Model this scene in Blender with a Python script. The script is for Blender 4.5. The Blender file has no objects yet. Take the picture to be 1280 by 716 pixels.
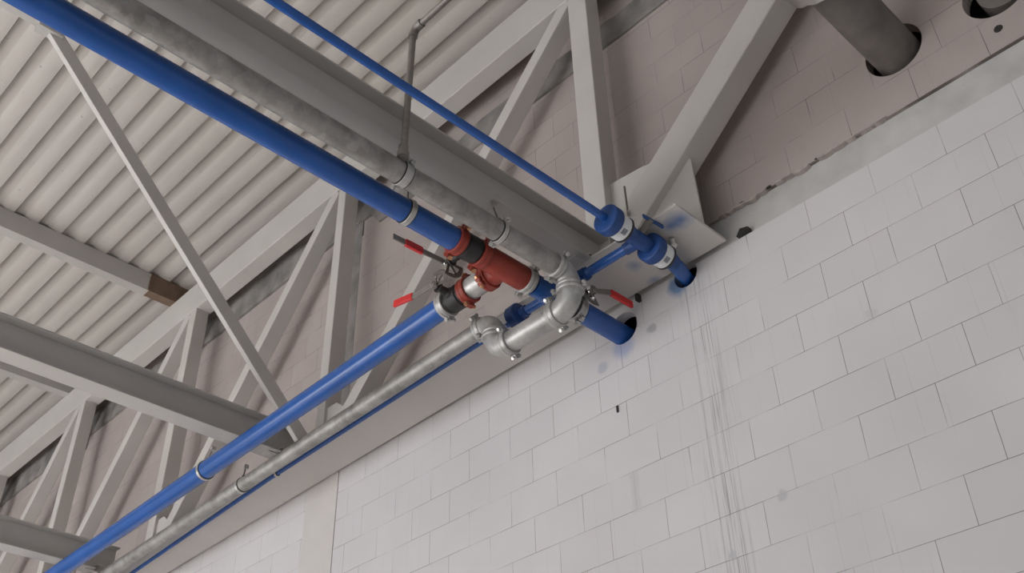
import bpy, bmesh, math, random
from mathutils import Vector, Matrix
random.seed(7)
S = bpy.context.scene
COL = S.collection
V = Vector

# ------------------------------------------------------------------ materials
def newmat(name):
    m = bpy.data.materials.new(name); m.use_nodes = True
    nt = m.node_tree; nt.nodes.clear()
    out = nt.nodes.new('ShaderNodeOutputMaterial')
    b = nt.nodes.new('ShaderNodeBsdfPrincipled')
    nt.links.new(b.outputs[0], out.inputs[0])
    return m, nt, b
def N(nt, t, **kw):
    n = nt.nodes.new(t)
    for k, v in kw.items(): setattr(n, k, v)
    return n
def setin(n, **kw):
    for k, v in kw.items(): n.inputs[k].default_value = v
def mathn(nt, op, a, b=None, c=None):
    n = N(nt, 'ShaderNodeMath', operation=op)
    for i, v in enumerate((a, b, c)):
        if v is None: continue
        if isinstance(v, (int, float)): n.inputs[i].default_value = v
        else: nt.links.new(v, n.inputs[i])
    return n.outputs[0]
def mix(nt, fac, a, b, bt='MIX'):
    n = N(nt, 'ShaderNodeMix', data_type='RGBA', blend_type=bt)
    if isinstance(fac, (int, float)): n.inputs[0].default_value = fac
    else: nt.links.new(fac, n.inputs[0])
    for i, v in ((6, a), (7, b)):
        if isinstance(v, tuple): n.inputs[i].default_value = v if len(v) == 4 else v + (1,)
        else: nt.links.new(v, n.inputs[i])
    return n.outputs[2]
def ramp(nt, fac, stops):
    r = N(nt, 'ShaderNodeValToRGB'); nt.links.new(fac, r.inputs[0])
    e = r.color_ramp.elements
    while len(e) < len(stops): e.new(0.5)
    for el, (p, c) in zip(e, stops):
        el.position = p; el.color = (c, c, c, 1) if isinstance(c, (int, float)) else c + (1,)
    return r.outputs[0]
def noise(nt, vec, scale, detail=4, rough=0.55):
    n = N(nt, 'ShaderNodeTexNoise'); setin(n, Scale=scale, Detail=detail, Roughness=rough)
    nt.links.new(vec, n.inputs['Vector']); return n.outputs['Fac']
def objco(nt):
    return N(nt, 'ShaderNodeTexCoord').outputs['Object']

def simple(name, col, rough=0.5, metal=0.0, var=0.08, vscale=6, bump=0.0, bscale=60, coat=0):
    m, nt, b = newmat(name); co = objco(nt)
    f = noise(nt, co, vscale)
    c0 = tuple(max(0, x * (1 - var)) for x in col); c1 = tuple(min(1, x * (1 + var)) for x in col)
    nt.links.new(mix(nt, ramp(nt, f, [(0.3, 0.0), (0.7, 1.0)]), c0, c1), b.inputs['Base Color'])
    setin(b, Roughness=rough, Metallic=metal)
    if coat: b.inputs['Coat Weight'].default_value = coat; b.inputs['Coat Roughness'].default_value = 0.12
    if bump:
        bn = N(nt, 'ShaderNodeBump'); setin(bn, Strength=bump, Distance=0.004)
        nt.links.new(noise(nt, co, bscale), bn.inputs['Height']); nt.links.new(bn.outputs[0], b.inputs['Normal'])
    return m

M = {}
M['blue'] = simple('blue_paint', (0.017, 0.088, 0.33), 0.26, var=0.10, vscale=5, bump=0.08, bscale=25)
M['blue_sat'] = simple('blue_paint_cast', (0.008, 0.050, 0.20), 0.5, var=0.2, vscale=18, bump=0.3, bscale=70)
M['red'] = simple('red_oxide_paint', (0.27, 0.034, 0.020), 0.48, var=0.14, vscale=14, bump=0.2)
M['redgrip'] = simple('red_plastic', (0.62, 0.025, 0.025), 0.45, var=0.05)
M['black'] = simple('black_iron', (0.022, 0.019, 0.019), 0.55, var=0.3, vscale=20, bump=0.3)
M['zinc'] = simple('zinc_plated', (0.52, 0.51, 0.49), 0.36, metal=0.75, var=0.2, vscale=30)
M['brass'] = simple('bronze_bolt', (0.55, 0.28, 0.15), 0.35, metal=0.8, var=0.2, vscale=40)
M['dark_steel'] = simple('dull_steel', (0.16, 0.145, 0.13), 0.55, metal=0.35, var=0.2, vscale=25)
M['lever'] = simple('lever_steel', (0.25, 0.23, 0.21), 0.5, metal=0.4, var=0.15, vscale=25)
M['white'] = simple('white_band', (0.72, 0.74, 0.75), 0.5, var=0.06)
M['print'] = simple('grey_print', (0.22, 0.24, 0.26), 0.6, var=0.4, vscale=120)
M['rubber'] = simple('rubber', (0.03, 0.03, 0.03), 0.8)
M['greypipe'] = simple('grey_plastic_pipe', (0.145, 0.13, 0.12), 0.6, var=0.22, vscale=7, bump=0.1)
M['foil'] = simple('aluminium_foil', (0.62, 0.60, 0.57), 0.30, metal=0.85, var=0.15, vscale=12, bump=1.0, bscale=14)
M['beam'] = simple('beam_paint', (0.46, 0.44, 0.42), 0.55, var=0.04, vscale=2.0)
M['rust'] = simple('rust_primer', (0.17, 0.11, 0.075), 0.7, var=0.2, vscale=10)
M['concrete'] = simple('concrete', (0.33, 0.31, 0.30), 0.9, var=0.15, vscale=3, bump=0.6, bscale=30)
M['render'] = simple('cement_render', (0.46, 0.45, 0.44), 0.9, var=0.12, vscale=5, bump=0.25, bscale=30)
M['roughconc'] = simple('rough_concrete', (0.23, 0.215, 0.205), 0.95, var=0.35, vscale=4, bump=1.0, bscale=18)
M['column'] = simple('smooth_column', (0.56, 0.53, 0.51), 0.85, var=0.06, vscale=2, bump=0.1)
M['floor'] = simple('floor_concrete', (0.55, 0.53, 0.51), 0.7, var=0.1, vscale=0.7)
M['mortar'] = simple('squeezed_mortar', (0.40, 0.35, 0.33), 0.95, var=0.2, vscale=20, bump=0.8)

def galv_mat(name, base, rough):
    m, nt, b = newmat(name); co = objco(nt)
    vo = N(nt, 'ShaderNodeTexVoronoi'); setin(vo, Scale=26.0); nt.links.new(co, vo.inputs['Vector'])
    n1 = noise(nt, co, 9, 5, 0.6); n2 = noise(nt, co, 45, 3)
    c = mix(nt, ramp(nt, n1, [(0.32, 0.0), (0.68, 1.0)]), tuple(x * 0.55 for x in base), base)
    sep = N(nt, 'ShaderNodeSeparateColor'); nt.links.new(vo.outputs['Color'], sep.inputs[0])
    c = mix(nt, mathn(nt, 'MULTIPLY', sep.outputs[0], 0.28), c, tuple(min(1, x * 1.5) for x in base))
    nt.links.new(c, b.inputs['Base Color'])
    nt.links.new(mathn(nt, 'ADD', mathn(nt, 'MULTIPLY', n2, 0.3), rough - 0.15), b.inputs['Roughness'])
    setin(b, Metallic=0.45)
    bn = N(nt, 'ShaderNodeBump'); setin(bn, Strength=0.12, Distance=0.004)
    nt.links.new(n2, bn.inputs['Height']); nt.links.new(bn.outputs[0], b.inputs['Normal'])
    return m
M['galv'] = galv_mat('galvanised', (0.36, 0.345, 0.33), 0.52)
M['galvcast'] = galv_mat('galvanised_cast', (0.48, 0.47, 0.46), 0.42)

# off-white truss paint with blue over-spray patches near the painted pipes
def truss_mat():
    m, nt, b = newmat('truss_paint'); co = objco(nt)
    c = mix(nt, ramp(nt, noise(nt, co, 1.7), [(0.3, 0.0), (0.7, 1.0)]), (0.50, 0.475, 0.45), (0.555, 0.53, 0.505))
    c = mix(nt, mathn(nt, 'MULTIPLY', ramp(nt, noise(nt, co, 9, 6, 0.7), [(0.62, 0.0), (0.75, 1.0)]), 0.25), c, (0.33, 0.30, 0.27))
    for p, r in (((3.62, -0.135, 0.0), 0.085), ((3.555, -0.13, 0.0), 0.07), ((3.193, -0.011, 0.0), 0.05), ((3.18, 0.18, 0.0), 0.05)):
        d = N(nt, 'ShaderNodeVectorMath', operation='DISTANCE'); nt.links.new(co, d.inputs[0]); d.inputs[1].default_value = p
        w = mathn(nt, 'ADD', d.outputs['Value'], mathn(nt, 'MULTIPLY', noise(nt, co, 14), 0.05))
        c = mix(nt, ramp(nt, w, [(r * 0.35, 0.75), (r + 0.03, 0.0)]), c, (0.02, 0.10, 0.30))
    nt.links.new(c, b.inputs['Base Color']); setin(b, Roughness=0.55)
    return m
M['truss'] = truss_mat()

# blockwork: world x / z as brick-texture plane
def block_mat(name, colA, colB, mort, fade, z0, phase, dirty):
    m, nt, b = newmat(name); co = objco(nt)
    sp = N(nt, 'ShaderNodeSeparateXYZ'); nt.links.new(co, sp.inputs[0])
    X, Z = sp.outputs[0], sp.outputs[2]
    wob = mathn(nt, 'MULTIPLY', mathn(nt, 'SUBTRACT', noise(nt, co, 5, 3), 0.5), 0.005)
    cx = mathn(nt, 'ADD', mathn(nt, 'ADD', X, phase), wob); cz = mathn(nt, 'ADD', mathn(nt, 'SUBTRACT', Z, z0), wob)
    cb = N(nt, 'ShaderNodeCombineXYZ'); nt.links.new(cx, cb.inputs[0]); nt.links.new(cz, cb.inputs[1])
    def brick(msize, smooth):
        br = N(nt, 'ShaderNodeTexBrick', offset=0.5, offset_frequency=2, squash=1.0, squash_frequency=2)
        setin(br, Scale=1.0, Bias=0.0); br.inputs['Mortar Size'].default_value = msize
        br.inputs['Mortar Smooth'].default_value = smooth
        br.inputs['Brick Width'].default_value = 0.373; br.inputs['Row Height'].default_value = 0.2175
        br.inputs['Color1'].default_value = (0, 0, 0, 1); br.inputs['Color2'].default_value = (1, 1, 1, 1)
        br.inputs['Mortar'].default_value = (0.5, 0.5, 0.5, 1)
        nt.links.new(cb.outputs[0], br.inputs['Vector']); return br
    br = brick(0.0017, 0.3)
    per = N(nt, 'ShaderNodeSeparateColor'); nt.links.new(br.outputs['Color'], per.inputs[0])
    c = mix(nt, per.outputs[0], colA, colB)
    c = mix(nt, ramp(nt, noise(nt, co, 1.1, 3), [(0.35, 0.0), (0.7, 1.0)]), c, tuple(x * 0.93 for x in colA))
    # faint scored lines on the block faces (quarter joints of the grooved block heads)
    q = mathn(nt, 'FRACT', mathn(nt, 'MULTIPLY', mathn(nt, 'ADD', cx, 0.04), 1 / 0.124333))
    ql = ramp(nt, mathn(nt, 'ABSOLUTE', mathn(nt, 'SUBTRACT', q, 0.5)), [(0.0, 1.0), (0.020, 0.0)])
    qf = mathn(nt, 'MULTIPLY', ql, ramp(nt, noise(nt, co, 2.3, 2), [(0.48, 0.0), (0.62, 0.36)]))
    c = mix(nt, qf, c, tuple(x * 0.6 for x in colA))
    # joints, strong in some places and nearly closed in others
    js = ramp(nt, noise(nt, co, 3.1, 3), fade)
    c = mix(nt, mathn(nt, 'MULTIPLY', br.outputs['Fac'], js), c, mort)
    if dirty:
        # vertical scuff streaks under the small pipe
        lx = mathn(nt, 'MULTIPLY', X, 1.0)
        st = N(nt, 'ShaderNodeCombineXYZ'); nt.links.new(mathn(nt, 'MULTIPLY', X, 60), st.inputs[0]); nt.links.new(mathn(nt, 'MULTIPLY', Z, 1.2), st.inputs[1])
        s1 = noise(nt, st.outputs[0], 1.0, 4, 0.7)
        band = ramp(nt, mathn(nt, 'ABSOLUTE', mathn(nt, 'ADD', X, 2.60)), [(0.05, 1.0), (0.16, 0.0)])
        low = ramp(nt, mathn(nt, 'DIVIDE', Z, 4.0), [(0.86, 1.0), (0.90, 0.0)])
        sf = mathn(nt, 'MULTIPLY', mathn(nt, 'MULTIPLY', ramp(nt, s1, [(0.52, 0.0), (0.66, 0.55)]), band), low)
        c = mix(nt, sf, c, (0.22, 0.21, 0.215))
        for x0, wd, k in ((-2.658, 0.006, 0.5), (-2.560, 0.0035, 0.65), (-2.60, 0.003, 0.3), (-2.54, 0.003, 0.35)):
            jit = mathn(nt, 'MULTIPLY', mathn(nt, 'SUBTRACT', noise(nt, co, 2.0, 2), 0.5), 0.02)
            d = mathn(nt, 'ABSOLUTE', mathn(nt, 'ADD', mathn(nt, 'SUBTRACT', X, x0), jit))
            line = mathn(nt, 'MULTIPLY', ramp(nt, d, [(0.0, k), (wd, 0.0)]), low)
            c = mix(nt, mathn(nt, 'MULTIPLY', line, ramp(nt, noise(nt, co, 6, 3), [(0.35, 0.3), (0.6, 1.0)])), c, (0.16, 0.15, 0.15))
        for p, r, col, k in (((-3.13, 4, 3.33), 0.10, (0.10, 0.20, 0.50), 0.40), ((-2.70, 4, 3.53), 0.09, (0.05, 0.16, 0.34), 0.8),
                             ((-2.92, 4, 3.34), 0.04, (0.15, 0.15, 0.18), 0.45), ((-3.30, 4, 3.26), 0.05, (0.2, 0.24, 0.38), 0.35),
                             ((-2.30, 4, 2.09), 0.035, (0.45, 0.45, 0.46), 0.9), ((-1.66, 4, 2.78), 0.04, (0.50, 0.49, 0.49), 0.6),
                             ((-2.62, 4, 1.90), 0.03, (0.45, 0.45, 0.46), 0.8)):
            d = N(nt, 'ShaderNodeVectorMath', operation='DISTANCE'); nt.links.new(co, d.inputs[0]); d.inputs[1].default_value = p
            w = mathn(nt, 'ADD', d.outputs['Value'], mathn(nt, 'MULTIPLY', mathn(nt, 'SUBTRACT', noise(nt, co, 22), 0.5), 0.05))
            c = mix(nt, ramp(nt, w, [(r * 0.5, k), (r, 0.0)]), c, col)
        # grey filled patch running down one joint
        dx = mathn(nt, 'ABSOLUTE', mathn(nt, 'ADD', mathn(nt, 'ADD', X, 3.15), mathn(nt, 'MULTIPLY', mathn(nt, 'SUBTRACT', noise(nt, co, 12), 0.5), 0.05)))
        dz = mathn(nt, 'ABSOLUTE', mathn(nt, 'SUBTRACT', Z, 2.42))
        pf = mathn(nt, 'MULTIPLY', ramp(nt, dx, [(0.022, 0.6), (0.036, 0.0)]), ramp(nt, dz, [(0.09, 1.0), (0.13, 0.0)]))
        c = mix(nt, pf, c, (0.50, 0.49, 0.49))
    else:
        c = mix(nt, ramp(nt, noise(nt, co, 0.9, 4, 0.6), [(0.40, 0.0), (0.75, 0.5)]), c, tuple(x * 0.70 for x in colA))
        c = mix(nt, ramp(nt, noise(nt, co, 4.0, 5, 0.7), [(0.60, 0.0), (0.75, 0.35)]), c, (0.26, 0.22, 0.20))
    nt.links.new(c, b.inputs['Base Color']); setin(b, Roughness=0.9)
    h = mathn(nt, 'ADD', mathn(nt, 'MULTIPLY', mathn(nt, 'MULTIPLY', br.outputs['Fac'], js), -1.0), mathn(nt, 'MULTIPLY', noise(nt, co, 40, 4), 0.12))
    bn = N(nt, 'ShaderNodeBump'); setin(bn, Strength=0.5, Distance=0.004)
    nt.links.new(h, bn.inputs['Height']); nt.links.new(bn.outputs[0], b.inputs['Normal'])
    return m
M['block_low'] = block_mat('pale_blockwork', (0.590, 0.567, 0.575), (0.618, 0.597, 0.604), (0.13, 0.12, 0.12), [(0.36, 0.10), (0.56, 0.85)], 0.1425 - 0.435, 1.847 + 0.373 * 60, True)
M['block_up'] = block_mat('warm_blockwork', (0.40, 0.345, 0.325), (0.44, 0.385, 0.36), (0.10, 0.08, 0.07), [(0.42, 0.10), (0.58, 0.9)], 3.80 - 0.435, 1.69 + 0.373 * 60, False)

def deck_mat():
    m, nt, b = newmat('roof_sheet'); co = objco(nt)
    mp = N(nt, 'ShaderNodeMapping'); mp.inputs['Scale'].default_value = (0.5, 7.0, 1.0); nt.links.new(co, mp.inputs[0])
    f = noise(nt, mp.outputs[0], 2.0, 5, 0.6); g = noise(nt, co, 0.5, 2)
    c = mix(nt, ramp(nt, f, [(0.35, 0.0), (0.7, 1.0)]), (0.43, 0.395, 0.37), (0.49, 0.455, 0.43))
    c = mix(nt, ramp(nt, g, [(0.4, 0.0), (0.7, 0.5)]), c, (0.45, 0.42, 0.375))
    c = mix(nt, ramp(nt, noise(nt, co, 22, 2, 0.4), [(0.74, 0.0), (0.77, 0.7)]), c, (0.25, 0.22, 0.20))
    nt.links.new(c, b.inputs['Base Color']); setin(b, Roughness=0.5)
    return m
M['deck'] = deck_mat()

# ------------------------------------------------------------------ mesh helpers
def frame(d):
    d = d.normalized(); up = V((0, 0, 1)) if abs(d.z) < 0.9 else V((1, 0, 0))
    a = d.cross(up).normalized(); b = a.cross(d).normalized()
    return a, b
def sweep(bm, pts, radii, n=32, cap=True):
    pts = [V(p) for p in pts]
    if not hasattr(radii, '__len__'): radii = [radii] * len(pts)
    rings = []; a = None
    for i, p in enumerate(pts):
        t = (pts[min(i + 1, len(pts) - 1)] - pts[max(i - 1, 0)])
        if t.length < 1e-9: t = pts[-1] - pts[0]
        t.normalize()
        if a is None: a, b = frame(t)
        else:
            a = (a - t * a.dot(t)).normalized(); b = a.cross(t).normalized() * -1
            b = t.cross(a).normalized()
        bb = t.cross(a).normalized()
        rings.append([bm.verts.new(p + (a * math.cos(2 * math.pi * k / n) + bb * math.sin(2 * math.pi * k / n)) * radii[i]) for k in range(n)])
    for r0, r1 in zip(rings, rings[1:]):
        for k in range(n):
            f = bm.faces.new((r0[k], r0[(k + 1) % n], r1[(k + 1) % n], r1[k])); f.smooth = True
    if cap:
        bm.faces.new(list(reversed(rings[0]))); bm.faces.new(rings[-1])
def lathe(bm, p0, d, prof, n=40):
    """prof: list of (distance along axis, radius); sharp steps get doubled points"""
    p0 = V(p0); d = V(d).normalized(); a, b = frame(d); rings = []
    for (s, r) in prof:
        rings.append([bm.verts.new(p0 + d * s + (a * math.cos(2 * math.pi * k / n) + b * math.sin(2 * math.pi * k / n)) * r) for k in range(n)])
    for i, (r0, r1) in enumerate(zip(rings, rings[1:])):
        ds = abs(prof[i + 1][0] - prof[i][0]); dr = abs(prof[i + 1][1] - prof[i][1])
        for k in range(n):
            f = bm.faces.new((r0[k], r0[(k + 1) % n], r1[(k + 1) % n], r1[k])); f.smooth = True
    bm.faces.new(list(reversed(rings[0]))); bm.faces.new(rings[-1])
def box(bm, c, ax, hs):
    c = V(c); ax = [V(a).normalized() for a in ax]; vs = []
    for sx in (-1, 1):
        for sy in (-1, 1):
            for sz in (-1, 1): vs.append(bm.verts.new(c + ax[0] * sx * hs[0] + ax[1] * sy * hs[1] + ax[2] * sz * hs[2]))
    for q in ((0, 1, 3, 2), (4, 6, 7, 5), (0, 4, 5, 1), (2, 3, 7, 6), (0, 2, 6, 4), (1, 5, 7, 3)):
        bm.faces.new([vs[i] for i in q])
AX = ((1, 0, 0), (0, 1, 0), (0, 0, 1))
def bx(bm, x0, x1, y0, y1, z0, z1):
    box(bm, ((x0 + x1) / 2, (y0 + y1) / 2, (z0 + z1) / 2), AX, (abs(x1 - x0) / 2, abs(y1 - y0) / 2, abs(z1 - z0) / 2))
def bar(bm, p0, p1, w, h, up=(0, 1, 0)):
    p0, p1 = V(p0), V(p1); d = (p1 - p0).normalized(); u = V(up); u = (u - d * u.dot(d)).normalized(); s = d.cross(u)
    box(bm, (p0 + p1) / 2, (d, s, u), ((p1 - p0).length / 2, w / 2, h / 2))
def prism(bm, poly, axis, t0, t1):
    """poly in the two other coordinates (x,z for axis y)"""
    def mk(a, b, t):
        return {0: (t, a, b), 1: (a, t, b), 2: (a, b, t)}[axis]
    A = [bm.verts.new(mk(a, b, t0)) for a, b in poly]; B = [bm.verts.new(mk(a, b, t1)) for a, b in poly]
    bm.faces.new(A); bm.faces.new(list(reversed(B)))
    for i in range(len(poly)):
        j = (i + 1) % len(poly); bm.faces.new((A[j], A[i], B[i], B[j]))
def obj(name, bm, mat, parent=None, bevel=0.0, sharp=35):
    bmesh.ops.recalc_face_normals(bm, faces=bm.faces)
    me = bpy.data.meshes.new(name); bm.to_mesh(me); bm.free()
    if isinstance(mat, (list, tuple)):
        for k in mat: me.materials.append(M[k])
    else: me.materials.append(M[mat])
    try: me.set_sharp_from_angle(angle=math.radians(sharp))
    except Exception: pass
    o = bpy.data.objects.new(name, me); COL.objects.link(o)
    if parent: o.parent = parent
    if bevel:
        md = o.modifiers.new('bevel', 'BEVEL'); md.width = bevel; md.segments = 2; md.limit_method = 'ANGLE'; md.angle_limit = math.radians(40)
    return o
def tag(o, label, cat=None, group=None):
    if label: o['label'] = label
    if cat: o['category'] = cat
    if group: o['group'] = group
    return o
def thing(name, label, cat, loc=(0, 0, 0), group=None):
    o = bpy.data.objects.new(name, None); COL.objects.link(o); o.empty_display_size = 0.05
    o.location = loc; tag(o, label, cat, group)
    return o
class Part:
    """collects world-space geometry and parents it under a thing without moving it"""
    def __init__(s, name, mat, parent=None, label=None, bevel=0.0):
        s.n, s.m, s.p, s.l, s.b = name, mat, parent, label, bevel; s.bm = bmesh.new()
    def __enter__(s): return s.bm
    def __exit__(s, *a):
        off = V((0, 0, 0)); q = s.p
        while q is not None: off += q.location; q = q.parent
        if off.length: bmesh.ops.translate(s.bm, vec=-off, verts=s.bm.verts)
        s.o = obj(s.n, s.bm, s.m, s.p, s.b)
        if s.l: s.o['label'] = s.l
def single(name, mat, label, cat, group=None, bevel=0.0):
    p = Part(name, mat, None, label, bevel)
    p.cat = cat; p.group = group
    ex = p.__exit__
    class W:
        def __enter__(w): return p.bm
        def __exit__(w, *a):
            p.__exit__(*a); p.o['category'] = cat
            if group: p.o['group'] = group
    return W()
def struct(o): o['kind'] = 'structure'; return o

# ------------------------------------------------------------------ key geometry
MX, MZ, R = -3.144, 3.417, 0.0632           # main blue pipe into the wall
GX, GZ, RG = -2.956, 3.430, 0.0572          # galvanised pipe beside it
SX, SZ, RS = -2.576, 3.510, 0.0215          # small blue pipe into the wall
CY = 3.370                                   # plane of the galvanised drop loop
ZA = 3.217                                   # low leg of the loop
ZX = 3.420
HOLES = [(-3.118, 3.445, 0.103), (-2.640, 3.565, 0.080), (-1.166, 4.192, 0.157), (-0.625, 4.165, 0.160)]

# ------------------------------------------------------------------ shell
def cut(o, cutters):
    bmc = bmesh.new()
    for (x, z, r) in cutters: sweep(bmc, [(x, 3.5, z), (x, 4.3, z)], r, 64)
    bmesh.ops.recalc_face_normals(bmc, faces=bmc.faces)
    me = bpy.data.meshes.new('cut'); bmc.to_mesh(me); bmc.free()
    c = bpy.data.objects.new('cut', me); COL.objects.link(c)
    md = o.modifiers.new('b', 'BOOLEAN'); md.operation = 'DIFFERENCE'; md.object = c; md.solver = 'EXACT'
    bpy.context.view_layer.update(); dg = bpy.context.evaluated_depsgraph_get(); dg.update()
    nm = bpy.data.meshes.new_from_object(o.evaluated_get(dg)); o.modifiers.clear(); o.data = nm
    bpy.data.objects.remove(c)
    nm.polygons.foreach_set('use_smooth', [False] * len(nm.polygons)); nm.update()
XL, XR = -26.0, 5.0
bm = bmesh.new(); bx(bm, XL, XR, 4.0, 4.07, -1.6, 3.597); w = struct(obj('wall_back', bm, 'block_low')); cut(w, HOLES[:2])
bm = bmesh.new(); bx(bm, XL, XR, 4.012, 4.07, 3.597, 3.80); w = struct(obj('trim_1', bm, 'render')); cut(w, HOLES[1:2])
# upper wall with a ragged bottom edge
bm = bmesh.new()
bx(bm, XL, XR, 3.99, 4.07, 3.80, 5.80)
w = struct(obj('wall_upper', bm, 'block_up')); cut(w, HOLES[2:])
# squeezed mortar under the first upper course
bm = bmesh.new(); x = -2.35
rr = random.Random(3)
while x < -1.35:
    L = rr.uniform(0.02, 0.10)
    if rr.random() < 0.86 or x > -1.6:
        z1 = 3.803; dz = rr.uniform(0.008, 0.026) if x < -1.55 else rr.uniform(0.004, 0.012)
        n = 6; poly = [(x, z1)]
        for i in range(n + 1):
            t = i / n; poly.append((x + L * t, z1 + 0.004 - dz * (0.5 + 0.5 * math.sin(math.pi * t)) - rr.uniform(0, 0.003)))
        poly.append((x + L, z1))
        prism(bm, poly, 1, 3.982 - rr.uniform(0, 0.008), 4.013)
    else: L = 0.03
    x += L * 0.97
struct(obj('trim_2', bm, 'mortar'))
# flat black ovals painting the shade of pits between the squeezed mortar
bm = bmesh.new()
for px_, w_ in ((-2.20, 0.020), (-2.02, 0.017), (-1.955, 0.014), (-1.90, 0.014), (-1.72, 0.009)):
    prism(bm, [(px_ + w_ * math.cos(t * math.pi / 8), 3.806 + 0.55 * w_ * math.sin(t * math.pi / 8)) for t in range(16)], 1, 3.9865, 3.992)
struct(obj('trim_pit_shade', bm, 'black'))
# rough ring beam behind the top chord
bm = bmesh.new(); segs = 240; top = []; rr = random.Random(9)
poly = []; h = 6.0
for i in range(segs + 1):
    x = XL + (XR - XL) * i / segs
    h += rr.uniform(-0.03, 0.03); h += (6.03 - h) * 0.15
    poly.append((x, h + (0.26 if x < -5.6 else 0)))
lowp = []
for i in range(segs + 1):
    x = XR - (XR - XL) * i / segs
    lowp.append((x, 5.80 + rr.uniform(-0.004, 0.012) + (0.17 if x < -5.6 else 0)))
prism(bm, [(a, b) for a, b in poly] + lowp, 1, 3.975, 4.02)
struct(obj('trim_3', bm, 'roughconc'))
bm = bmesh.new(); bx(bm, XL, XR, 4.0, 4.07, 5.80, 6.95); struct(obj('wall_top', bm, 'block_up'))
# unseen slab added behind the wall to keep the pipe holes dark
bm = bmesh.new(); bx(bm, XL, XR, 4.58, 4.65, -1.6, 6.95); bx(bm, XL, XL + 0.05, 4.07, 4.58, -1.6, 6.95); bx(bm, XR - 0.05, XR, 4.07, 4.58, -1.6, 6.95)
struct(obj('wall_backing', bm, 'roughconc'))
# concrete columns flush in the wall
k = 4
for (x0, x1) in ((-6.30, -5.90), (-11.55, -11.10), (-16.9, -16.45)):
    bm = bmesh.new(); bx(bm, x0, x1, 3.994, 4.05, -1.6, 3.599); struct(obj('trim_%d' % k, bm, 'column')); k += 1
    bm = bmesh.new(); bx(bm, x0 + 0.06, x1 + 0.06, 3.9885, 4.05, 3.60, 6.0); struct(obj('trim_%d' % k, bm, 'roughconc')); k += 1
bm = bmesh.new(); bx(bm, -26, 8, -14, 4.6, -1.75, -1.6); struct(obj('floor', bm, 'floor'))
# corrugated roof sheet, ribs along the wall
ZD = 6.74; per = 0.237; y = 1.902 - 0.05 - per * 70; prof = []
while y < 4.3:
    prof += [(y, ZD), (y + 0.086, ZD), (y + 0.094, ZD + 0.026), (y + 0.100, ZD + 0.030), (y + 0.180, ZD + 0.030), (y + 0.192, ZD + 0.026)]
    y += per
bm = bmesh.new(); A = [bm.verts.new((-26, a, b)) for a, b in prof]; B = [bm.verts.new((8, a, b)) for a, b in prof]
A2 = [bm.verts.new((-26, a, b + 0.006)) for a, b in prof]; B2 = [bm.verts.new((8, a, b + 0.006)) for a, b in prof]
for i in range(len(prof) - 1):
    bm.faces.new((A[i], A[i + 1], B[i + 1], B[i])); bm.faces.new((A2[i + 1], A2[i], B2[i], B2[i + 1]))
    bm.faces.new((A[i + 1], A[i], A2[i], A2[i + 1])); bm.faces.new((B[i], B[i + 1], B2[i + 1], B2[i]))
struct(obj('ceiling', bm, 'deck'))
bm = bmesh.new(); bx(bm, -26, 8, -14.5, 4.6, ZD + 0.09, ZD + 0.25); struct(obj('ceiling_slab', bm, 'render'))

# ------------------------------------------------------------------ truss
YF, YB = 3.70, 3.84
tr = thing('steel_truss', 'off-white painted steel truss running along the block wall under the roof', 'truss', (-6, 3.77, 3.6))
def zch(x): return 3.60 + min(0.0, (x + 3.4)) * 0.0150
def xz_strip(bm, xs, zf, dz0, dz1, y0, y1):
    top = [(x, zf(x) + dz1) for x in xs]; bot = [(x, zf(x) + dz0) for x in reversed(xs)]
    prism(bm, top + bot, 1, y0, y1)
with Part('bottom_chord', 'truss', tr, None, 0.002) as bm:
    xz_strip(bm, [-22, -12, -6, -3.4, -2.322], zch, 0.0, 0.016, 3.527, 3.966)
    xz_strip(bm, [-22, -12, -6, -3.4, -2.60], zch, 0.016, 0.12, YF + 0.01, YB - 0.01)
with Part('top_chord', 'truss', tr, None, 0.006) as bm: bx(bm, -22, 4.5, YF, YB + 0.02, 6.165, 6.525)
posts = [(-3.005, 0.165), (-5.775, 0.105), (-8.27, 0.13), (-10.68, 0.13), (-13.1, 0.13), (-15.5, 0.13)]
for x, w_ in posts:
    with Part('post', 'truss', tr, None, 0.006) as bm: bx(bm, x - w_ / 2, x + w_ / 2, YF + 0.002, YB, zch(x) + 0.016, 6.17)
for (a, b) in zip(posts, posts[1:]):
    with Part('diagonal_brace', 'truss', tr, None, 0.006) as bm:
        p0 = (a[0] - 0.10, (YF + YB) / 2 + 0.004, 6.17); p1 = (b[0] + 0.13, (YF + YB) / 2 + 0.004, zch(b[0]) + 0.05)
        bar(bm, p0, p1, 0.115, YB - YF - 0.004)
with Part('diagonal_brace', 'truss', tr, None, 0.008) as bm:
    d = V((1.02, 0, 0.865)).normalized(); c = V((-1.77, (YF + YB) / 2 + 0.02, 4.735))
    bar(bm, c - d * 1.43, c + d * 2.0, 0.215, YB - YF + 0.03)
def gusset(poly, y=3.765, t=0.014):
    with Part('gusset_plate', 'truss', tr, None, 0.002) as bm: prism(bm, poly, 1, y, y + t)
gusset([(-2.93, 3.615), (-2.93, 4.30), (-2.66, 4.27), (-2.45, 4.2), (-2.335, 4.10), (-2.325, 3.615)])
for x, w_ in posts[1:]:
    z = zch(x) + 0.016
    gusset([(x + 0.02, z), (x + 0.02, z + 0.36), (x + 0.16, z + 0.36), (x + 0.50, z + 0.10), (x + 0.50, z)], 3.73)
    gusset([(x - 0.30, z), (x - 0.22, z + 0.10), (x - 0.02, z + 0.18), (x - 0.02, z)], 3.73)

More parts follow.
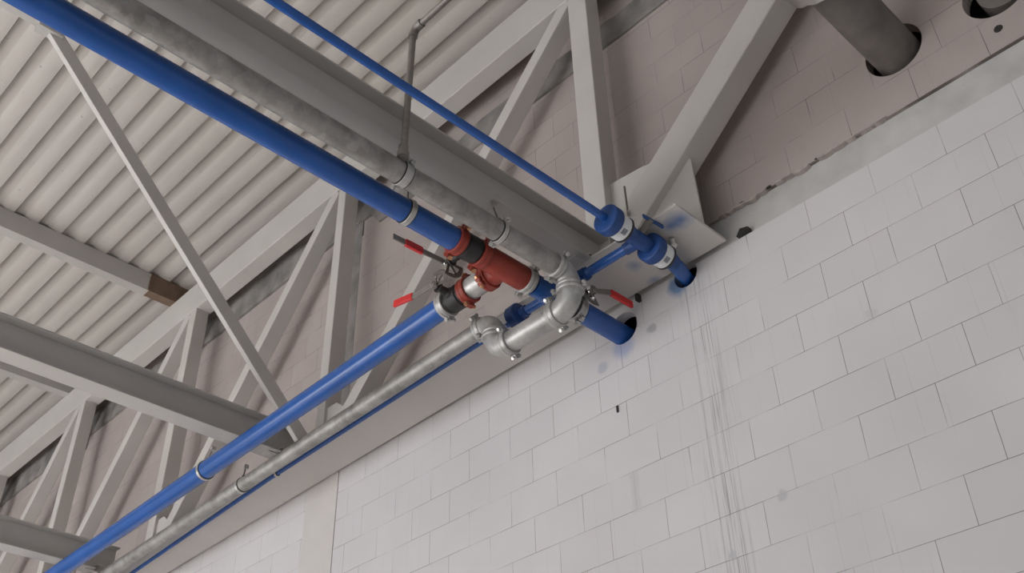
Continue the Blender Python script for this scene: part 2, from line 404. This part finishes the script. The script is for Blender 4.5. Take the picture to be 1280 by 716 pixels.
# ------------------------------------------------------------------ beams
def ibeam(bm, xc, z0, z1, y0, y1, bw, tw=0.010, tf=0.011):
    bx(bm, xc - bw / 2, xc + bw / 2, y0, y1, z0, z0 + tf); bx(bm, xc - bw / 2, xc + bw / 2, y0, y1, z1 - tf, z1)
    bx(bm, xc - tw / 2, xc + tw / 2, y0, y1, z0 + tf, z1 - tf)
for xc, zb, lab in ((-3.0, 3.60, 'long grey steel beam above the pipes that enter the wall'),
                (-6.03, 3.60, 'grey steel beam in the middle left, met by the slanting brace'),
                (-8.875, 3.59, 'grey steel beam at the lower left corner')):
    t = thing('steel_beam', lab, 'beam', (xc, -1, 3.6), 'cross beams running to the wall')
    with Part('beam_profile', 'beam', t, None, 0.003) as bm: ibeam(bm, xc, zb, zb + 0.238, -9, 3.522, 0.155); ibeam(bm, xc, zb + 0.03, zb + 0.238, 3.521, 3.698, 0.155)
    with Part('bottom_cleat', 'beam', t) as bm: bx(bm, xc - 0.04, xc + 0.04, 3.44, 3.524, zb - 0.008, zb)
for xc, lab in ((-8.81, 'upper roof purlin with a rust-brown end at the truss'), (-11.28, 'lower roof purlin half hidden above the middle beam')):
    t = thing('roof_purlin', lab, 'beam', (xc, 0, 6.5), 'purlins under the roof sheet')
    with Part('purlin_profile', 'beam', t, None, 0.003) as bm: bx(bm, xc - 0.06, xc + 0.06, -9, (3.40 if xc > -9 else 3.95), 6.525, ZD - 0.001)
    if xc > -9:
        with Part('purlin_end', 'rust', t, 'rust brown end of the purlin') as bm:
            bx(bm, xc - 0.058, xc + 0.061, 3.40, 3.97, 6.527, ZD - 0.001)
            bx(bm, xc - 0.06, xc + 0.075, 3.385, 3.40, 6.527, ZD - 0.001)
kb = thing('knee_brace', 'slender off-white square tube slanting from the roof down to the truss', 'brace', (-5.79, 3.6, 3.8))
P0, P1 = V((-5.79, 1.10, 6.13)), V((-5.79, 3.575, 3.66))
with Part('brace_tube', 'truss', kb, None, 0.004) as bm: bar(bm, P0, P1, 0.105, 0.046, (1, 0, 0))
with Part('end_lug', 'beam', kb) as bm: bar(bm, P1 - (P1 - P0).normalized() * 0.05, P1 + V((0, 0.05, -0.04)), 0.08, 0.02, (1, 0, 0))
hb = thing('roof_beam', 'short visible end of a grey beam in the top left corner', 'beam', (-5.79, 0, 6.1))
with Part('beam_profile', 'beam', hb, None, 0.004) as bm: bx(bm, -5.85, -5.72, -9, 1.16, 6.12, 6.30)
with Part('hanger_plate', 'beam', hb) as bm: bx(bm, -5.80, -5.77, 0.9, 1.15, 6.30, ZD)
with Part('lug', 'beam', hb) as bm: bx(bm, -5.83, -5.74, 1.02, 1.2, 6.05, 6.13)

# ------------------------------------------------------------------ pipe pieces
def pipe(name, mat, pts, r, label, group=None, n=40, cat='pipe'):
    with single(name, mat, label, cat, group) as bm: sweep(bm, pts, r, n)
def arc(c, u, v, r, n=12):
    """quarter bend from direction u (incoming) to v (outgoing), corner c"""
    c, u, v = V(c), V(u), V(v); o = c - u * r + v * r
    return [o - v * r * math.cos(t) + u * r * math.sin(t) for t in [math.pi / 2 * i / n for i in range(n + 1)]]
def elbow(c, u, v, r, rp, label, mat='galvcast'):
    t = thing('pipe_elbow', label, 'pipe elbow', c, 'galvanised grooved elbows')
    pts = arc(c, u, v, r, 14); u_, v_ = V(u), V(v)
    with Part('bend', mat, t) as bm:
        sweep(bm, [pts[0] - u_ * 0.012] + pts + [pts[-1] + v_ * 0.012], rp, 40)
    return t
def coupling(c, axis, rp, mat, label, lug=(0, 0, 1), w=0.052, bolt='zinc', group='grooved pipe couplings', thick=0.014, boltlen=0.075):
    c, axis, lug = V(c), V(axis).normalized(), V(lug).normalized()
    t = thing('pipe_coupling', label, 'pipe coupling', c, group)
    side = axis.cross(lug).normalized()
    with Part('housing', mat, t, None, 0.002) as bm:
        h = w / 2
        lathe(bm, c - axis * h, axis, [(0, rp + 0.001), (0, rp + thick * 0.75), (0.006, rp + thick), (w * 0.36, rp + thick), (w * 0.42, rp + thick * 0.8), (w * 0.58, rp + thick * 0.8), (w * 0.64, rp + thick), (w - 0.006, rp + thick), (w, rp + thick * 0.75), (w, rp + 0.001)], 48)
        for s in (-1, 1):
            for q in (-1, 1):
                box(bm, c + lug * s * (rp + thick + 0.010) + side * q * 0.012, (axis, lug, side), (h * 0.62, 0.013, 0.009))
    for s in (-1, 1):
        with Part('bolt', bolt, t) as bm:
            b0 = c + lug * s * (rp + thick + 0.013)
            sweep(bm, [b0 - side * boltlen / 2, b0 + side * boltlen / 2], 0.0055, 12)
            lathe(bm, b0 - side * 0.036, side, [(0, 0.013), (0.014, 0.013)], 6)
            lathe(bm, b0 + side * 0.022, side, [(0, 0.0125), (0.008, 0.0125), (0.014, 0.009)], 16)
    return t
def clamp(c, axis, r, label, rod_to=None, lug=None, w=0.03, mat='zinc', ears=True):
    c, axis = V(c), V(axis).normalized(); t = thing('pipe_clamp', label, 'pipe clamp', c, 'pipe hanger clamps')
    with Part('ring', mat, t, None, 0.0015) as bm:
        lathe(bm, c - axis * w / 2, axis, [(0, r + 0.001), (0, r + 0.0075), (w, r + 0.0075), (w, r + 0.001)], 48)
    with Part('gasket', 'rubber', t) as bm:
        lathe(bm, c - axis * (w / 2 + 0.006), axis, [(0, r + 0.0005), (0, r + 0.0035), (w + 0.012, r + 0.0035), (w + 0.012, r + 0.0005)], 48)
    if lug is not None:
        lug = V(lug).normalized(); side = axis.cross(lug).normalized()
        for s in (-1, 1):
            b0 = c + lug * s * (r + 0.016)
            with Part('ear', mat, t, None, 0.002) as bm:
                for q in (-1, 1): box(bm, b0 + side * q * 0.008, (axis, lug, side), (w / 2, 0.014, 0.004))
            with Part('bolt', mat, t) as bm:
                sweep(bm, [b0 - side * 0.034, b0 + side * 0.034], 0.005, 10)
                lathe(bm, b0 - side * 0.028, side, [(0, 0.011), (0.010, 0.011)], 6)
    if rod_to is not None:
        with Part('threaded_rod', 'dark_steel', t) as bm:
            sweep(bm, [c + V((0, 0, r + 0.004)), V(rod_to)], 0.0048, 10)
            sweep(bm, [c + V((0, 0, r + 0.004)), c + V((0, 0, r + 0.030))], 0.010, 6)
        with Part('beam_bracket', 'zinc', t) as bm:
            q = V(rod_to); bx(bm, q.x - 0.012, q.x + 0.012, q.y - 0.016, q.y + 0.016, q.z - 0.03, q.z)
    return t

# --- main blue run
pipe('blue_pipe', 'blue', [(MX, -6.0, MZ), (MX, 2.735, MZ)], R, 'thick blue pipe running from the top left corner to the black valve')
pipe('blue_pipe', 'blue', [(MX, 3.275, MZ), (MX, 3.565, MZ)], R, 'short blue pipe piece behind the galvanised elbow')
pipe('blue_pipe', 'blue', [(MX, 3.665, MZ), (MX, 4.5, MZ)], R, 'blue pipe stub entering the round hole in the pale wall')
clamp((MX, 2.40, MZ), (0, 1, 0), R, 'bright ring clamp on the thick blue pipe beside the large galvanised clamp', (MX, 2.40, 3.61))
coupling((MX, 2.732, MZ), (0, 1, 0), R, 'red', 'red coupling where the long blue pipe meets the black valve', (-0.80, 0, -0.60), bolt='brass')
coupling((MX, 2.895, MZ), (0, 1, 0), R, 'red', 'red coupling between the black valve and the red tee', (-0.80, 0, -0.60), bolt='brass')
def valve(c, axis, stem, lever_pts, label, blen=0.13):
    c, axis, stem = V(c), V(axis).normalized(), V(stem).normalized()
    t = thing('butterfly_valve', label, 'valve', c, 'lever operated butterfly valves')
    with Part('body', 'black', t, 'black cast valve body', 0.002) as bm:
        h = blen / 2
        lathe(bm, c - axis * h, axis, [(0, R - 0.003), (0, R), (0.02, R), (0.026, R + 0.008), (blen - 0.026, R + 0.008), (blen - 0.02, R), (blen, R), (blen, R - 0.003)], 44)
        lathe(bm, c + stem * (R - 0.01), stem, [(0, 0.034), (0.02, 0.030), (0.028, 0.022), (0.075, 0.020), (0.080, 0.032), (0.090, 0.032)], 28)
    lp = [V(p) for p in lever_pts]; hub = c + stem * (R + 0.092)
    ld = (lp[-1] - hub); ld = (ld - stem * ld.dot(stem)).normalized(); sd = stem.cross(ld).normalized()
    with Part('notch_plate', 'dark_steel', t, 'toothed quadrant plate') as bm:
        # toothed arc perpendicular to the stem, carried by a small plate
        cd = (-sd * 0.8 - ld * 0.6).normalized(); ce = stem.cross(cd).normalized()
        a0, a1, n = -math.radians(58), math.radians(58), 30
        outer = [hub + (cd * math.cos(a0 + (a1 - a0) * i / n) + ce * math.sin(a0 + (a1 - a0) * i / n)) * (0.100 if i % 2 else 0.091) for i in range(n + 1)]
        inner = [hub + (cd * math.cos(a0 + (a1 - a0) * i / 8) + ce * math.sin(a0 + (a1 - a0) * i / 8)) * 0.070 for i in range(8, -1, -1)]
        for q_ in (-1, 0, 1): box(bm, hub + (cd + ce * q_ * 1.2).normalized() * 0.04 + stem * 0.003, (cd + ce * q_ * 1.2, stem, (cd + ce * q_ * 1.2).cross(stem)), (0.040, 0.003, 0.008))
        poly = outer + inner
        lo = [bm.verts.new(p) for p in poly]; hi = [bm.verts.new(p + stem * 0.005) for p in poly]
        bm.faces.new(lo); bm.faces.new(list(reversed(hi)))
        for i in range(len(poly)):
            j = (i + 1) % len(poly); bm.faces.new((lo[j], lo[i], hi[i], hi[j]))
    for (da, db) in ((0.024, -0.018), (-0.024, -0.018), (0.0, -0.052)):
        with Part('screw', 'zinc', t) as bm: lathe(bm, hub + ld * da + sd * db + stem * 0.004, stem, [(0, 0.008), (0.008, 0.008)], 6)
    with Part('handle', 'lever', t, 'grey steel lever', 0.002) as bm:
        up = stem * 0.018
        pts = [hub + up - ld * 0.02, hub + up + ld * 0.045] + lp
        for a, b2 in zip(pts, pts[1:]):
            e = (b2 - a).normalized() * 0.006; bar(bm, a - e, b2 + e, 0.034, 0.009, stem)
        lathe(bm, hub, stem, [(0, 0.022), (0.028, 0.022), (0.030, 0.012), (0.036, 0.012)], 20)
    return t, hub, lp
def grip(t, a, b, label='red sleeve on the lever', stem=(1, 0, 0)):
    h_ = [c_ for c_ in t.children if c_.name.startswith('handle')][0]
    with Part('grip', 'redgrip', h_, label, 0.004) as bm: bar(bm, a, b, 0.042, 0.020, stem)
vy = 2.815
L1 = [V((-3.325, 2.655, 3.414)), V((-3.325, 2.463, 3.407))]
t, hub, lp = valve((MX, vy, MZ), (0, 1, 0), (-1, 0, -0.02), L1, 'black valve in line with the thick blue pipe, lever pointing left and up')
grip(t, L1[0].lerp(L1[1], 0.02), L1[0].lerp(L1[1], 0.62), 'red sleeve on the lever, grey tip bare')
# red tee
tee = thing('pipe_tee', 'red tee joining the wall pipe and the branch below it', 'pipe tee', (MX, 3.06, MZ))
with Part('run', 'red', tee) as bm:
    lathe(bm, (MX, 2.915, MZ), (0, 1, 0), [(0, R - 0.002), (0, R), (0.02, R), (0.03, R + 0.006), (0.27, R + 0.006), (0.29, R + 0.004), (0.29, R - 0.004)], 44)
with Part('branch', 'red', tee) as bm:
    sweep(bm, [(MX, 3.06, MZ), (MX - R - 0.035, 3.06, MZ), (MX - R - 0.06, 3.06, MZ)], [R + 0.002, R + 0.002, R - 0.001], 40)
coupling((MX, 3.232, MZ), (0, 1, 0), R, 'galvcast', 'galvanised coupling after the red tee, towards the wall', (-0.80, 0, -0.60))
clampring = coupling((MX, 3.625, MZ), (0, 1, 0), R - 0.001, 'galvcast', 'pale coupling on the blue stub nearest the wall hole', (-0.2, 0, 0.98), w=0.055)
# branch run towards the left
coupling((-3.262, 3.06, MZ), (1, 0, 0), R, 'red', 'red coupling on the tee branch above the bare steel nipple', (0, -0.72, -0.69), bolt='brass')
pipe('pipe_nipple', 'galvcast', [(-3.24, 3.06, MZ), (-3.42, 3.06, MZ)], R + 0.0005, 'short bare steel nipple between the two red couplings of the branch', cat='pipe nipple')
coupling((-3.425, 3.06, MZ), (1, 0, 0), R + 0.002, 'red', 'red coupling between the steel nipple and the lower black valve', (0, 0.15, -1), bolt='brass')
L2 = [V((-3.652, 2.893, 3.437)), V((-3.858, 2.89, 3.477))]
t, hub, lp = valve((-3.515, 3.06, MZ), (1, 0, 0), (0, -1, 0.03), L2, 'lower black valve on the branch, lever pointing down left')
grip(t, L2[0].lerp(L2[1], 0.22), L2[1], 'bright red sleeve on the lever', (0, 1, 0))
coupling((-3.605, 3.06, MZ), (1, 0, 0), R + 0.001, 'galvcast', 'pale coupling where the left blue pipe starts under the lower valve', (0, 0.35, -1))
bl0, bl1 = V((-3.58, 3.06, MZ)), V((-8.50, 3.125, 3.392))
bdir = (bl1 - bl0)
pipe('blue_pipe', 'blue', [bl0, bl0 + bdir * 1.9], R + 0.001, 'thick blue pipe running down to the lower left corner')
def on(p0, d, x): return p0 + d * ((x - p0.x) / d.x)
q = on(bl0, bdir, -6.21)
clamp(q, (1, 0, 0), R + 0.001, 'thin ring clamp on the left blue pipe beneath the middle beam', (q.x + 0.06, q.y - 0.0, 3.565), w=0.024)
# third valve near the wall
L3 = [V((-2.98, 3.735, 3.497)), V((-2.98, 3.924, 3.501))]
t, hub, lp = valve((MX, 3.575, MZ), (0, 1, 0), (1, 0, 0.10), L3, 'black valve close to the wall with red lever pointing at the wall', blen=0.10)
grip(t, L3[0].lerp(L3[1], 0.02), L3[1], 'red sleeve on the lever')

# --- galvanised run
pipe('galvanised_pipe', 'galv', [(GX, -6.0, GZ), (GX, 3.262, GZ)], RG, 'long mottled galvanised pipe beside the thick blue pipe')
clamp((GX, 2.223, GZ), (0, 1, 0), RG, 'wide bolted clamp on the galvanised pipe under the thin vertical pipe', None, (-0.72, 0, -0.69), w=0.042, mat='galvcast')
clamp((GX, 2.854, GZ), (0, 1, 0), RG, 'ring clamp with threaded rod on the galvanised pipe above the black valve', (GX + 0.0, 2.80, 3.60), (0.72, 0, 0.69), w=0.026)
e1 = elbow((GX, CY, GZ), (0, 1, 0), (0, 0, -1), 0.100, RG + 0.005, 'upper right galvanised elbow turning the long pipe downwards')
e2 = elbow((GX, CY, ZA), (0, 0, -1), (-1, 0, 0), 0.102, RG + 0.008, 'large pale galvanised elbow at the right bottom of the loop')
XE = -3.545
e3 = elbow((XE, CY, ZA), (-1, 0, 0), (0, 0, 1), 0.102, RG + 0.008, 'galvanised elbow at the lowest point of the loop')
e4 = elbow((XE, CY, ZX), (0, 0, 1), (-1, 0, 0), 0.096, RG + 0.007, 'galvanised elbow beside the dark blue disc')
pipe('galvanised_pipe', 'galvcast', [(GX - 0.095, CY, ZA), (XE + 0.095, CY, ZA)], RG + 0.005, 'short shiny galvanised pipe crossing under the blue pipe')
G = 'galvanised couplings of the loop'
coupling((GX, 3.272, GZ), (0, 1, 0), RG, 'galvcast', 'coupling at the end of the long galvanised pipe', (-0.75, 0, -0.66), group=G, w=0.05)
coupling((GX, CY, (GZ + ZA) / 2), (0, 0, 1), RG + 0.006, 'galvcast', 'coupling between the two right-hand galvanised elbows', (-1, -0.35, 0), group=G, w=0.05)
coupling((GX - 0.112, CY, ZA), (1, 0, 0), RG + 0.006, 'galvcast', 'coupling between the large pale elbow and the short shiny pipe', (0, -0.6, 0.8), group=G, w=0.05)
coupling((XE + 0.112, CY, ZA), (1, 0, 0), RG + 0.006, 'galvcast', 'coupling between the short shiny pipe and the lowest elbow', (0, -0.6, 0.8), group=G, w=0.05)
coupling((XE, CY, (ZX + ZA) / 2), (0, 0, 1), RG + 0.006, 'galvcast', 'coupling between the two left-hand galvanised elbows', (-0.8, -0.6, 0), group=G, w=0.05)
coupling((XE - 0.108, CY, ZX), (1, 0, 0), RG, 'galvcast', 'coupling where the left galvanised pipe starts', (0, -0.75, 0.66), group=G, w=0.05)
g0, g1 = V((XE - 0.09, CY - 0.004, ZX)), V((-8.317, 3.445, 3.39)); gd = g1 - g0
pipe('galvanised_pipe', 'galv', [g0, g0 + gd * 1.95], 0.0500, 'galvanised pipe running to the lower left below the blue pipe')
q = on(g0, gd, -6.245)
clamp(q, (1, 0, 0), 0.0500, 'ring clamp on the left galvanised pipe', (q.x + 0.02, q.y, 3.558), w=0.026)
# thin vertical pipe teed off the galvanised run
with single('drop_pipe', 'lever', 'thin grey vertical pipe with a bend rising past the long beam', 'pipe') as bm:
    c = (-2.893, 2.195, 4.41)
    sweep(bm, [(-2.893, 2.17, 3.455), (-2.893, 2.19, 4.37)] , 0.0175, 20)
    a = arc((-2.893, 2.195, 4.41), (0, 0, 1), (1, 0, 0), 0.035, 8)
    sweep(bm, a, 0.023, 20)
    sweep(bm, [(-2.86, 2.195, 4.41), (-1.6, 2.195, 4.41)], 0.0175, 20)
    lathe(bm, (-2.893, 2.168, 3.462), (0, 0, 1), [(0, 0.030), (0.03, 0.030), (0.036, 0.024), (0.075, 0.024)], 20)
    lathe(bm, (-2.893, 2.19, 4.345), (0, 0, 1), [(0, 0.025), (0.03, 0.025)], 20)
    lathe(bm, (-2.86, 2.195, 4.41), (1, 0, 0), [(0, 0.025), (0.03, 0.025)], 20)

# --- small blue run
pipe('small_blue_pipe', 'blue', [(SX, -6.0, SZ), (SX, 3.26, SZ)], RS, 'thin blue pipe running from the top edge to the first blue disc', n=24)
def disc_fitting(y0, label):
    t = thing('check_valve', label, 'valve', (SX, y0, SZ), 'blue disc shaped valves on the thin pipe')
    with Part('disc', 'blue_sat', t, None, 0.004) as bm:
        lathe(bm, (SX, y0, SZ), (0, 1, 0), [(0, 0.030), (0.0, 0.074), (0.004, 0.080), (0.010, 0.082), (0.060, 0.082), (0.070, 0.076), (0.075, 0.060)], 48)
    with Part('band', 'white', t, 'white label band') as bm:
        lathe(bm, (SX, y0 + 0.072, SZ), (0, 1, 0), [(0, 0.060), (0, 0.068), (0.066, 0.068), (0.066, 0.060)], 48)
    with Part('print_patch', 'print', t, 'small grey printed patch') as bm:
        # curved patch hugging the band on the side that faces the hall
        n = 5; a0 = math.radians(-72); a1 = math.radians(-44); rings = []
        for rr_ in (0.0682, 0.0690):
            for yy in (y0 + 0.088, y0 + 0.120):
                rings.append([bm.verts.new((SX + rr_ * math.cos(a0 + (a1 - a0) * i / n), yy, SZ + rr_ * math.sin(a0 + (a1 - a0) * i / n))) for i in range(n + 1)])
        lo0, lo1, hi0, hi1 = rings
        for i in range(n):
            bm.faces.new((hi0[i], hi0[i + 1], hi1[i + 1], hi1[i])); bm.faces.new((lo0[i], lo1[i], lo1[i + 1], lo0[i + 1]))
            bm.faces.new((lo0[i], lo0[i + 1], hi0[i + 1], hi0[i])); bm.faces.new((lo1[i], hi1[i], hi1[i + 1], lo1[i + 1]))
        bm.faces.new((lo0[0], hi0[0], hi1[0], lo1[0])); bm.faces.new((lo0[n], lo1[n], hi1[n], hi0[n]))
    with Part('rim', 'black', t) as bm:
        lathe(bm, (SX, y0 + 0.138, SZ), (0, 1, 0), [(0, 0.05), (0, 0.072), (0.012, 0.072), (0.018, 0.05)], 48)
    with Part('outlet', 'blue_sat', t) as bm:
        lathe(bm, (SX, y0 + 0.150, SZ), (0, 1, 0), [(0, 0.060), (0.01, 0.058), (0.05, 0.046), (0.075, 0.040)], 40)
    with Part('bolt_lug', 'zinc', t, None, 0.002) as bm:
        box(bm, (SX + 0.050, y0 + 0.155, SZ + 0.055), ((0, 1, 0), (0.7, 0, 0.7), (0.7, 0, -0.7)), (0.020, 0.022, 0.010))
        lathe(bm, (SX + 0.060, y0 + 0.145, SZ + 0.062), (0.4, -0.6, 0.6), [(0, 0.014), (0.03, 0.014)], 14)
    return t
disc_fitting(3.245, 'upper blue disc valve with white label band, further from the wall')
disc_fitting(3.590, 'lower blue disc valve with white label band, nearer the wall')
t = thing('pipe_tee', 'blue painted tee between the two blue disc valves', 'pipe tee', (SX, 3.52, SZ))
with Part('run', 'blue_sat', t) as bm: sweep(bm, [(SX, 3.455, SZ), (SX, 3.60, SZ)], 0.043, 36)
with Part('branch', 'blue_sat', t) as bm: sweep(bm, [(SX, 3.522, SZ), (SX - 0.10, 3.522, SZ)], 0.034, 30)
t = thing('valve_handle', 'dark blue lever plate standing up beside the blue tee', 'handle', (SX + 0.05, 3.50, SZ + 0.05))
with Part('plate', 'blue_sat', t, None, 0.003) as bm: bar(bm, (SX + 0.085, 3.46, SZ + 0.085), (SX + 0.105, 3.60, SZ + 0.075), 0.03, 0.012, (1, 0, 0.3))
with Part('shaft', 'dark_steel', t) as bm: sweep(bm, [(SX + 0.02, 3.51, SZ + 0.03), (SX + 0.095, 3.51, SZ + 0.082)], 0.020, 16)
with single('threaded_rod', 'dark_steel', 'thin dark rod sticking up behind the upper blue disc valve', 'rod') as bm:
    sweep(bm, [(SX + 0.010, 3.435, SZ + 0.04), (SX + 0.005, 3.435, SZ + 0.33)], 0.006, 10)
pipe('small_blue_pipe', 'blue', [(SX, 3.78, SZ), (SX - 0.012, 3.86, SZ), (SX - 0.074, 4.01, SZ + 0.045), (SX - 0.085, 4.45, SZ + 0.055)], 0.042, 'blue pipe end entering the small wall hole')
BY = 3.520
pipe('small_blue_pipe', 'blue', [(SX - 0.08, BY, SZ), (-3.475, BY, SZ)], 0.027, 'thin blue branch pipe under the truss running left from the disc valves', n=24)
t = thing('pipe_flange', 'dark blue round flange behind the galvanised loop', 'flange', (-3.48, BY, SZ))
with Part('disc', 'blue_sat', t, None, 0.004) as bm:
    lathe(bm, (-3.555, BY, SZ), (1, 0, 0), [(0, 0.05), (0.004, 0.070), (0.070, 0.074), (0.078, 0.066), (0.085, 0.03)], 44)
with Part('hub', 'blue_sat', t) as bm: sweep(bm, [(-3.475, BY, SZ), (-3.43, BY, SZ)], 0.034, 30)
coupling((-2.985, BY, SZ), (1, 0, 0), 0.027, 'blue_sat', 'blue painted coupling on the thin branch pipe by the third valve', (0, -0.7, -0.7), w=0.05, bolt='blue_sat', thick=0.012, boltlen=0.06)
pipe('small_blue_pipe', 'blue', [(-3.53, BY + 0.015, SZ - 0.005), (-6.2, 3.60, 3.505), (-8.386, 3.687, 3.480), (-14, 3.80, 3.40)], 0.0165, 'thinnest blue pipe running to the lower left beside the truss plate', n=20)
clamp((-6.10, 3.597, 3.5052), (1, 0, 0), 0.0165, 'tiny clamp on the thinnest blue pipe', None, None, w=0.02, mat='zinc')

# --- grey soil pipes in the upper holes
HX, HZ = -1.166, 4.185
with single('grey_pipe', 'greypipe', 'thick dark grey pipe entering the oval looking hole at upper right', 'pipe') as bm:
    sweep(bm, [(HX, 1.2, HZ), (HX, 4.55, HZ)], 0.1215, 56)
with single('foil_insulation', 'foil', 'crinkled aluminium foil jacket around the grey pipe at the top edge', 'insulation') as bm:
    rr = random.Random(5); n = 48; rings = []
    for j in range(14):
        y = 1.3 + (3.30 - 1.3) * j / 13; ring = []
        for k2 in range(n):
            a = 2 * math.pi * k2 / n; r_ = 0.195 + rr.uniform(-0.006, 0.006) - (0.014 if j == 13 else 0)
            ring.append(bm.verts.new((HX - 0.012 + r_ * math.cos(a), y + rr.uniform(-0.006, 0.006), HZ + 0.01 + r_ * math.sin(a))))
        rings.append(ring)
    rings.append([bm.verts.new((HX + 0.128 * math.cos(2 * math.pi * k2 / n), 3.30, HZ + 0.128 * math.sin(2 * math.pi * k2 / n))) for k2 in range(n)])
    rings.append([bm.verts.new((HX + 0.128 * math.cos(2 * math.pi * k2 / n), 1.3, HZ + 0.128 * math.sin(2 * math.pi * k2 / n))) for k2 in range(n)])
    rings.append(rings[0])
    for a_, b_ in zip(rings, rings[1:]):
        for k2 in range(n): bm.faces.new((a_[k2], a_[(k2 + 1) % n], b_[(k2 + 1) % n], b_[k2]))
with single('grey_pipe', 'greypipe', 'second dark grey pipe end inside the hole at the top right edge', 'pipe') as bm:
    sweep(bm, [(-0.60, 4.03, 4.205), (-0.60, 4.56, 4.205)], 0.122, 56)
with single('cable_bracket', 'black', 'small black wedge on the wall top beside the truss plate', 'bracket') as bm:
    prism(bm, [(-2.265, 3.60), (-2.185, 3.60), (-2.185, 3.625), (-2.235, 3.640)], 1, 3.975, 4.013)
with single('wall_anchor', 'black', 'black patch for the dark of a tiny anchor hole in a block left of the streaks', 'anchor') as bm:
    bx(bm, -3.222, -3.210, 3.992, 4.01, 2.925, 2.965)  # solid black box painting the dark inside of the hole
with single('wall_anchor', 'black', 'small black hook on the wall under the truss plate by the red lever', 'anchor') as bm:
    bx(bm, -2.985, -2.965, 3.965, 4.01, 3.555, 3.60)
with single('dark_plug', 'black', 'dark round plug below the hole at the top right edge', 'plug') as bm:
    lathe(bm, (-0.68, 3.984, 3.925), (0, 1, 0), [(0, 0.018), (0.01, 0.026), (0.03, 0.028)], 9)

# ------------------------------------------------------------------ camera
f = 1306.948
Rm = [[0.6924938876559397, 0.7210905876622504, -0.02192213365695083], [-0.44481886860919256, 0.40286039290223747, -0.7998997924490022], [-0.5679686520296705, 0.5636770956989731, 0.599733059032075]]
cam = bpy.data.cameras.new('camera'); cam.sensor_width = 36; cam.sensor_fit = 'HORIZONTAL'; cam.lens = f / 1280 * 36; cam.clip_end = 200
co = bpy.data.objects.new('camera', cam); COL.objects.link(co)
# rows: image right, down, forward in world axes
r_, d_, f_ = [V(a).normalized() for a in Rm]
co.matrix_world = Matrix(((r_.x, -d_.x, -f_.x, 0), (r_.y, -d_.y, -f_.y, 0), (r_.z, -d_.z, -f_.z, 0), (0, 0, 0, 1)))
S.camera = co

# ------------------------------------------------------------------ light
w = bpy.data.worlds.new('world'); S.world = w; w.use_nodes = True
bg = w.node_tree.nodes['Background']; bg.inputs[0].default_value = (0.96, 0.98, 1.0, 1); bg.inputs[1].default_value = 0.44
def area(name, loc, target, sx, sy, power, col):
    l = bpy.data.lights.new(name, 'AREA'); l.shape = 'RECTANGLE'; l.size = sx; l.size_y = sy; l.energy = power; l.color = col
    o = bpy.data.objects.new(name, l); COL.objects.link(o); o.location = loc
    o.rotation_euler = (V(target) - V(loc)).to_track_quat('-Z', 'Y').to_euler(); return o
# unseen area lights added as fill from the left, front and overhead
area('fill_left', (-11.0, -8.5, -0.2), (-4.0, 4.0, 4.0), 12, 2.6, 760, (0.96, 0.98, 1.0))
area('fill_front', (-1.0, -10.0, 0.4), (-3.0, 4.0, 3.0), 8, 3.6, 150, (0.97, 0.98, 1.0))
for i_, (lx, ly) in enumerate(((-6.0, -3.6), (-12.0, -3.6), (-5.0, -8.5))):
    a_ = area('fill_floor_bounce', (lx, ly, 6.3), (lx, ly, 0), 0.8, 0.8, 520, (1.0, 0.99, 0.98)); a_.data.spread = math.radians(75)  # added overhead fill, lights the floor so its bounce lifts the undersides
S.cycles.caustics_reflective = False
S.view_settings.view_transform = 'Standard'; S.view_settings.look = 'None'; S.view_settings.gamma = 1.0
S.view_settings.use_curve_mapping = False; S.view_settings.exposure = -0.05
